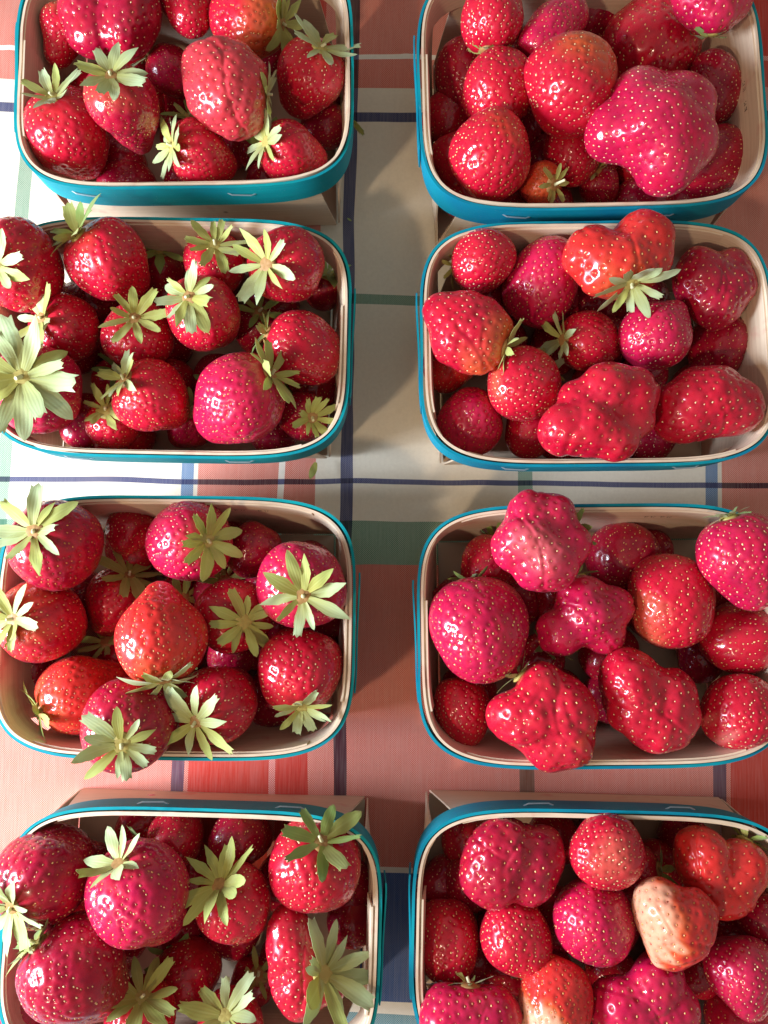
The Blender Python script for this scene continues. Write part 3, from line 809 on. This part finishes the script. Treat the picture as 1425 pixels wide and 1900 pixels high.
b(1110, 764, 222, 74, 1.0, [(-.55, -.30, 0, .44), (-.15, -.25, 0, .5), (.15, .35, .05, .46), (.58, .30, 0, .42), (.25, -.45, 0, .38), (.5, -.05, -.1, .42), (-.25, .15, -.1, .4)], 60, -40, "clover shaped strawberry with three rounded lobes", col='r', k=.12, sh=0, seedm=0)
b(1315, 756, 198, 68, 1.0, [(-.45, -.1, 0, .56), (.15, .1, 0, .62), (.55, -.05, 0, .46), (-.2, .12, 0, .6)], 60, -30, "broad smooth red strawberry filling the corner next to the clover shaped one", col='r', k=.22, sh=0)
b(835, 672, 100, 46, 1.1, 'round', 60, 20, "orange red strawberry peeking out under the wedge shaped one", col='o', low=True)
b(1335, 642, 112, 38, 1.1, 'round', 60, -10, "shaded strawberry between the dark lumpy berry and the broad smooth one", col='d', low=True)
b(985, 800, 96, 34, 1.1, 'round', 60, -10, "low strawberry between the corner berry and the clover shaped one", col='r', low=True)
b(1050, 430, 80, 34, 1.1, 'round', 60, -10, "shaded strawberry low behind the golden seeded oval one", col='d', low=True)
b(905, 545, 80, 26, 1.1, 'round', 60, -10, "shaded strawberry beneath the small round corner one", col='d', low=True)
b(1190, 700, 90, 26, 1.1, 'round', 60, -10, "shaded strawberry deep below the heart shaped one", col='d', low=True)
# --- punnet E
b(112, 1014, 166, 66, 1.12, 'blunt', 158, 48, "dark strawberry under a pale calyx reaching past the rim corner", col='d', sh=.2, nsep=9, sepal=.0205, lift=.12, hub=.0048, stem=True)
b(86, 1156, 156, 62, 1.1, 'blunt', 180, 46, "red strawberry with a bluish pale ragged calyx over the end wall", col='r', sh=.5, nsep=9, sepal=.0185, lift=.3)
b(350, 1002, 152, 64, 1.1, 'blunt', 2, 56, "pinkish strawberry with a brown ringed yellow green calyx beside the printed wall", col='c', sh=.4, nsep=9, sepal=.0170, lift=.1, leaf=1)
b(240, 985, 84, 40, 1.1, 'round', 60, 0, "small shaded strawberry against the long wall between two capped ones", col='r', low=True)
b(215, 1122, 118, 54, 1.15, 'blunt', 65, 46, "strawberry whose green calyx hides behind the cone shaped one", col='r', nsep=8, sepal=.0215, lift=.05, leaf=1)
b(300, 1172, 168, 84, 1.12, 'cone', 282, 2, "cone shaped orange red strawberry lying with its tip pointing up", col='o', sh=.5, nsep=9, sepal=.0185, lift=.1, seedm=0, lump=.03)
b(434, 1140, 140, 64, 1.1, 'blunt', 300, 62, "strawberry with a flat yellow green daisy like calyx facing up", col='r', nsep=10, sepal=.0165, lift=-.05, leaf=1, hub=.005)
b(562, 1084, 164, 68, 1.12, 'blunt', 280, 56, "pink red strawberry with a large pale calyx touching the end wall", col='c', sh=.2, nsep=9, sepal=.0215, lift=.12, hub=.005)
b(556, 1242, 156, 60, 1.0, 'round', 285, 8, "broad glossy dark red strawberry with feathery cap down by the corner slot", col='r', sh=.2, nsep=9, sepal=.017, lift=.35)
b(406, 1300, 146, 64, 1.12, 'blunt', 218, 46, "deep red strawberry with six long pale sepals by the long wall", col='r', nsep=8, sepal=.0205, lift=.12)
b(156, 1286, 148, 64, 1.1, 'blunt', 208, -18, "orange shouldered strawberry with bright green sepals near the corner slot", col='o', sh=.5, nsep=7, sepal=.017, lift=.1, leaf=2)
b(238, 1340, 170, 70, 1.05, 'round', 248, 56, "plum red strawberry hanging its pale calyx over the long rim", col='d', nsep=10, sepal=.0185, lift=.05, hub=.005)
b(470, 1020, 96, 42, 1.1, 'round', 60, 0, "shaded red strawberry low against the printed wall", col='d', low=True)
b(430, 1215, 90, 30, 1.1, 'round', 60, 0, "shaded strawberry deep below the daisy like calyx", col='d', low=True)
b(60, 1240, 80, 30, 1.1, 'round', 60, 0, "shaded strawberry deep below the ragged bluish calyx", col='d', low=True)
# --- punnet F
b(1000, 1006, 190, 84, 1.0, [(-.15, .52, 0, .44), (.30, .45, 0, .46), (.52, .0, 0, .44), (-.5, -.15, 0, .46), (.1, -.3, 0, .6), (-.2, .1, .1, .55), (-.1, -.48, 0, .42)], 20, -20, "knobbly strawberry with a frosted patch perched over the rim", col='c', k=.15, sh=0, nsep=7, sepal=.013, leaf=2, pale=(-.1, -.3, .9, .42), palec=(.62, .20, .18), palef=.55, seedm=1)
b(890, 1166, 182, 68, 1.06, 'round', 95, -20, "large shiny crimson strawberry beside the lapped wooden strip", col='c', sh=0, nsep=6, sepal=.012, leaf=2)
b(855, 1318, 104, 46, 1.28, 'oval', 100, 0, "small oval strawberry alone at the foot of the end wall", col='r', sh=.2)
b(1085, 1136, 176, 66, 1.0, [(-.52, -.40, 0, .48), (-.05, .35, 0, .5), (.5, .1, 0, .46), (.42, -.45, 0, .42), (.05, -.05, .05, .60)], 100, -10, "three knobbed strawberry partly under the frosted knobbly one", col='c', k=.18, sh=0, nsep=5, sepal=.010, leaf=2)
b(1244, 1114, 152, 68, 1.16, 'oval', 75, -20, "smooth oval pinkish strawberry with a pale flank", col='r', sh=0, seedm=0, pale=(-.8, -.5, .4, .7), palec=(.68, .2, .08), palef=.75)
b(1382, 1044, 158, 76, 1.15, 'blunt', 108, 4, "strawberry leaning over the far rim with dark curled sepals behind", col='c', sh=0, nsep=8, sepal=.010, leaf=2, lift=.2, stem=False)
b(1372, 1182, 128, 48, 1.1, 'oval', 20, 0, "dull red strawberry between the leaning berry and the pale tipped one", col='r', sh=0, low=True)
b(1372, 1322, 138, 60, 1.02, 'round', 60, -20, "round strawberry with a scuffed pale spot near the rim corner", col='r', sh=0, pale=(-.75, -.45, .5, .86), palec=(.66, .35, .28), palef=.8)
b(1008, 1324, 214, 74, 1.0, [(-.55, -.02, 0, .42), (-.05, .50, 0, .44), (.30, .1, 0, .58), (.35, -.45, 0, .46), (-.2, 0, 0, .55), (.1, -.55, 0, .38)], 120, -5, "three cornered strawberry with an orange side lying over the long wall", col='r', k=.18, sh=.2, nsep=5, sepal=.011, leaf=2, pale=(.6, -.4, .7, .72), palec=(.66, .12, .03), palef=.8, seedm=0)
b(1206, 1298, 188, 68, 1.0, [(-.35, .35, 0, .62), (.35, .05, 0, .56), (.1, -.42, 0, .58), (-.3, -.1, 0, .6), (.45, -.3, 0, .45)], 80, -20, "big blunt red strawberry with one swollen shoulder", col='r', k=.2, sh=0)
b(1155, 1030, 126, 44, 1.0, 'round', 60, -20, "dim red strawberry in the shade of the printed long wall", col='d', sh=0, low=True)
b(905, 1046, 96, 44, 1.1, 'round', 60, -20, "red strawberry mostly hidden under the frosted knobbly one", col='r', low=True, nsep=6, sepal=.014, leaf=2)
b(1000, 1225, 90, 28, 1.1, 'round', 60, 40, "shaded strawberry deep in the gap with a bit of green cap", col='d', low=True, nsep=6, sepal=.014, leaf=2)
b(1300, 1220, 90, 26, 1.1, 'round', 60, -20, "shaded strawberry deep beside the swollen shouldered one", col='d', low=True)
# --- punnet G
b(86, 1622, 172, 70, 1.08, 'round', 225, 44, "dark purple red strawberry under the rim with a pale blue green calyx", col='d', sh=.1, nsep=10, sepal=.020, lift=.3, hub=.005)
b(265, 1664, 182, 78, 1.1, 'blunt', 128, 22, "big bright crimson strawberry with a small three leaved pale cap", col='c', sh=.2, nsep=7, sepal=.0165, lift=.35)
b(148, 1804, 192, 76, 1.08, 'blunt', 150, -6, "largest plum dark strawberry with bright green sepals curling at the wall", col='d', sh=0, nsep=7, sepal=.0165, lift=.2, leaf=2, seedm=1)
b(440, 1680, 142, 64, 1.15, 'blunt', 148, 46, "red strawberry with a shaggy yellow green calyx in the middle of the heap", col='r', nsep=11, sepal=.0205, lift=.25, leaf=1, hub=.005)
b(584, 1606, 170, 66, 1.02, 'round', 82, 56, "round red strawberry with smooth green sepals curving towards the rim corner", col='r', nsep=7, sepal=.0215, lift=.1, leaf=2, stem=True, stemlen=1.5)
b(556, 1790, 142, 66, 1.3, [(-.30, .92, 0, .55), (-.12, .35, 0, .72), (.0, -.3, 0, .76), (.1, -.8, 0, .62), (.62, -.45, -.1, .62)], 345, 26, "long strawberry with a large grey green calyx spreading over the end rim", col='r', sh=.1, nsep=11, sepal=.023, lift=.35, leaf=0, hub=.0055)
b(346, 1806, 122, 52, 1.0, 'round', 60, 0, "plain red strawberry between the plum dark one and the shaggy calyx", col='r', low=True)
b(262, 1884, 126, 60, 1.0, 'round', 85, 58, "strawberry under a yellowish ragged calyx next to the plum dark one", col='r', nsep=9, sepal=.020, lift=.3, leaf=1, stem=True)
b(425, 1905, 126, 60, 1.0, 'round', 85, 62, "strawberry mostly hidden by a pale five pointed calyx", col='r', nsep=9, sepal=.020, lift=.25)
b(325, 1556, 104, 44, 1.0, 'round', 200, 30, "shaded strawberry with limp green sepals under the stapled rim", col='r', nsep=7, sepal=.017, leaf=2, low=True)
b(440, 1556, 104, 42, 1.0, 'round', 60, 0, "shaded red strawberry behind the shaggy calyx", col='d', low=True)
b(48, 1880, 104, 48, 1.0, 'round', 60, 0, "violet glossed strawberry under the plum dark one by the end wall", col='c', low=True)
b(470, 1820, 84, 26, 1.0, 'round', 60, 40, "shaded strawberry deep beside the long one with grey green calyx", col='d', low=True, nsep=5, sepal=.012, leaf=1)
b(230, 1740, 90, 36, 1.0, 'round', 60, 40, "shaded strawberry deep between the crimson and plum dark ones", col='d', low=True)
b(650, 1710, 90, 24, 1.0, 'round', 60, 40, "shaded strawberry at the bottom of the gap by the end wall", col='d', low=True)
# --- punnet H
b(950, 1596, 194, 66, 1.0, [(-.35, -.15, 0, .64), (.45, .1, 0, .52), (-.1, .2, 0, .58), (.3, -.3, 0, .5), (-.4, .1, 0, .55)], 90, -30, "large dark double strawberry under the stapled rim", col='d', k=.13, sh=0)
b(1126, 1580, 130, 72, 1.06, 'round', 20, -20, "round pinkish strawberry with a faded patch next to the dark double one", col='r', sh=0, pale=(-.2, .1, .9, .72), palec=(.62, .16, .09), palef=.6)
b(1336, 1614, 178, 70, 1.0, [(-.35, .25, 0, .58), (.45, .2, 0, .46), (.1, -.35, 0, .6), (.35, -.1, 0, .5), (-.3, 0, 0, .55)], 40, -10, "kidney shaped orange red strawberry with a dark slit", col='o', k=.1, sh=0, nsep=5, sepal=.012, leaf=2)
b(829, 1745, 118, 56, 1.25, 'oval', 90, -20, "oval red strawberry standing against the end wall", col='r', sh=0)
b(958, 1736, 128, 62, 1.06, 'round', 282, -14, "round strawberry with a thin green ring of sepals at its lower edge", col='r', sh=.4, nsep=9, sepal=.0085, lift=-.2, leaf=2)
b(1098, 1706, 148, 68, 1.06, 'round', 300, -52, "round strawberry with a tan spot of crowded seeds on its tip", col='c', sh=0, seedm=0)
b(1254, 1715, 166, 80, 1.0, [(-.30, .32, 0, .60), (.38, .2, 0, .58), (.0, -.15, 0, .70), (-.12, -.5, .05, .40)], 60, -25, "half white unripe strawberry with a peach coloured side", col='o', k=.3, sh=0, pale=(-.9, .1, .45, .12), palef=.92, seedm=2)
b(1030, 1866, 128, 72, 1.3, 'oval', 70, -20, "elongated strawberry with a peach pale flank", col='o', sh=0, pale=(-.65, -.55, .5, .28), seedm=2)
b(872, 1892, 180, 68, 1.0, [(-.4, 0, 0, .6), (.4, .05, 0, .56), (0, .1, 0, .56)], 90, -10, "broad purple sheened strawberry with two bumps near the end wall", col='c', k=.15, sh=0, nsep=4, sepal=.009, leaf=2)
b(1190, 1866, 204, 70, 1.0, [(.30, .42, 0, .5), (-.4, -.05, 0, .56), (.5, .0, 0, .48), (0, -.3, 0, .6), (.1, .1, 0, .5)], 90, -30, "heart shaped bulky strawberry with a frosted dip below the half white one", col='c', k=.16, sh=0, pale=(.3, .1, .9, .62), palec=(.55, .22, .22), palef=.5)
b(1376, 1812, 128, 64, 1.1, 'blunt', 100, -20, "pinkish red strawberry beside the heart shaped bulky one", col='c', sh=0)
b(1420, 1706, 100, 48, 1.0, 'round', 100, -20, "shaded strawberry behind the kidney shaped one by the far end", col='d', low=True)
b(1372, 1900, 130, 48, 1.0, 'round', 100, -20, "violet sheened strawberry below the pinkish red one", col='d', low=True)
b(1180, 1615, 90, 44, 1.0, 'round', 10, 20, "small dull strawberry squeezed behind the half white one", col='r', low=True, nsep=6, sepal=.014, leaf=2)
b(1296, 1800, 90, 42, 1.0, 'round', 100, -20, "low red strawberry under the half white one", col='r', low=True)
b(870, 1640, 96, 30, 1.0, 'round', 100, -20, "shaded strawberry deep in the corner beside the dark double one", col='d', low=True)
b(1020, 1800, 90, 26, 1.0, 'round', 100, -20, "shaded strawberry deep behind the peach flanked elongated one", col='d', low=True)

# settle: move overlapping berries apart along their sight lines, so that they rest on one another
CAP = {(462, 36): (535, 45), (420, 163): (505, 175), (572, 150): (603, 75), (130, 252): (97, 172), (238, 212): (205, 140), (378, 290): (320, 270), (546, 286): (490, 262),
       (1000, 342): (1030, 342), (36, 492): (-8, 492), (207, 488): (137, 430), (128, 612): (78, 590), (72, 722): (40, 700), (258, 626): (250, 592), (382, 586): (350, 550),
       (400, 492): (398, 455), (538, 494): (495, 490), (562, 646): (495, 620), (440, 745): (510, 690), (286, 740): (225, 700), (212, 785): (195, 760), (560, 772): (578, 775),
       (1150, 478): (1180, 545), (872, 618): (948, 650), (1096, 634): (1045, 630), (112, 1014): (62, 985), (86, 1156): (22, 1150), (350, 1002): (385, 1002), (215, 1122): (240, 1068),
       (300, 1172): (306, 1262), (434, 1140): (455, 1155), (562, 1084): (562, 1105), (556, 1242): (560, 1315), (406, 1300): (362, 1340), (156, 1286): (72, 1322), (238, 1340): (225, 1380),
       (86, 1622): (18, 1688), (265, 1664): (215, 1600), (148, 1804): (62, 1745), (440, 1680): (405, 1640), (584, 1606): (597, 1560), (556, 1790): (650, 1825), (262, 1884): (262, 1850), (425, 1905): (418, 1885)}
SIDEWAYS = {(420, 163), (207, 488), (562, 646), (872, 618), (300, 1172), (156, 1286), (148, 1804)}
def aim_cap(s):
    # turn the berry so that its calyx sits under the given pixel
    key = (s['u'], s['v'])
    if key not in CAP: return
    c = Vector(s['pos']); o = Vector((0, 0, CAM_H))
    q, _ = at(*CAP[key], 0.0); ray = (q - o).normalized()
    near = o + ray * (c - o).dot(ray); off = near - c
    R = s['hw'] * (s['len'] if isinstance(s['shape'], str) else .95) * .95
    if key == (556, 1790): R = s['hw'] * 1.3
    cap = 0.985 if key in SIDEWAYS else 0.88
    f = off.length / R
    if f > cap: off *= cap / f; f = cap
    a = off / R - ray * math.sqrt(1 - f * f)
    s['axis'] = np.array(a.normalized())
def place(s):
    p, m = at(s['u'], s['v'], s['z'])
    s['pos'] = tuple(p); s['hw'] = s['w'] / 2 * m * 1.03
    s['rad'] = s['hw'] * (0.90 if not isinstance(s['shape'], str) else (0.55 + 0.40 * s['len']))
for s in S: place(s)
for it in range(160):
    for i in range(len(S)):
        for j in range(i + 1, len(S)):
            p, q = S[i], S[j]
            dx = p['pos'][0] - q['pos'][0]; dy = p['pos'][1] - q['pos'][1]; dz = p['pos'][2] - q['pos'][2]
            rr = (p['rad'] + q['rad']) * 0.93
            d2 = dx * dx + dy * dy + dz * dz
            if d2 >= rr * rr: continue
            hi, lo = (p, q) if dz >= 0 else (q, p)
            step = min(0.0008, (rr - math.sqrt(d2)) * .3)
            if hi['z'] < 0.082: hi['z'] += step * 0.35
            if lo['z'] > lo['rad'] * 0.9 + 0.003: lo['z'] -= step * (0.9 if lo.get('low') else 0.6)
            place(p); place(q)
for s in S:
    aim_cap(s); build_berry(s)

# ------------------------------------------------------------------ the bottom layer that shows dimly in the gaps
def copy_tree(o, parent=None):
    c = o.copy(); sc.collection.objects.link(c); c.parent = parent
    for ch in list(o.children): copy_tree(ch, c)
    return c
LOWNAME = {'A': "the grooved double berry", 'B': "the giant lumpy berry", 'C': "the widest pale calyx", 'D': "the clover shaped berry",
           'E': "the cone shaped berry", 'F': "the frosted knobbly berry", 'G': "the plum dark berry", 'H': "the half white berry"}
protos = []
for k in range(6):
    e = np.array((math.cos(k * 1.3) * .5, math.sin(k * 1.3) * .5, .85 if k % 2 else -.4)); e /= np.linalg.norm(e)
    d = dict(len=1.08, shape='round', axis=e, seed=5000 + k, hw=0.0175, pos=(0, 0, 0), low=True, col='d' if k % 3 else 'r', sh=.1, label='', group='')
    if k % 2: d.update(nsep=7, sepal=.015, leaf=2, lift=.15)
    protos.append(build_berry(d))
used = set(); lr = random.Random(5)
for key, (c, A, B) in BOX.items():
    done = []
    for ix in range(6):
        for iy in range(4):
            x = c.x + (ix - 2.5) * A * 0.31 + lr.uniform(-.005, .005); y = c.y + (iy - 1.5) * B * 0.42 + lr.uniform(-.005, .005)
            fl = (abs((x - c.x) / (A - .020)) ** 3 + abs((y - c.y) / (B - .020)) ** 3) ** (1 / 3)
            if fl > 1: x = c.x + (x - c.x) / fl; y = c.y + (y - c.y) / fl
            if any((x - X_) ** 2 + (y - Y_) ** 2 < .025 ** 2 for X_, Y_ in done): continue
            if any((s['pos'][0] - x) ** 2 + (s['pos'][1] - y) ** 2 + (s['pos'][2] - .020) ** 2 < (0.52 * (s['rad'] + .0175)) ** 2 for s in S): continue
            done.append((x, y))
            k = lr.randrange(6) if key in 'ACEG' and abs(x - c.x) < .55 * A and abs(y - c.y) < .5 * B else lr.choice((0, 2, 4))
            if k in used: o = copy_tree(protos[k])
            else: o = protos[k]; used.add(k)
            o.location = (x, y, 0.0035); o.rotation_euler = (0, 0, lr.uniform(0, 6.28))
            sc_ = lr.uniform(.9, 1.05); o.scale = (sc_, sc_, sc_)
            tag(o, "shaded strawberry in the bottom layer of the punnet with " + LOWNAME[key], "strawberry", "bottom layer strawberries in the punnet with " + LOWNAME[key])
for k in range(6):
    if k not in used:
        for ch in [protos[k]] + list(protos[k].children_recursive): bpy.data.objects.remove(ch)

# ------------------------------------------------------------------ bits dropped on the cloth
def scrap(u, v, z, size, rotz, tilt, mi, label):
    o = link("leaf_scrap", sepal_mesh(3, mi).copy(), None, None, at(u, v, z)[0])
    o.scale = (size * 1.3, size, size); o.rotation_euler = (tilt, 0, rotz)
    tag(o, label, "leaf scrap")
scrap(586, 858, .004, .013, 2.9, .35, 1, "yellow green sepal dropped on the cloth by the punnet corner")
scrap(652, 410, .0015, .0035, 1.0, .1, 2, "tiny dark crumb on the navy stripe of the cloth")
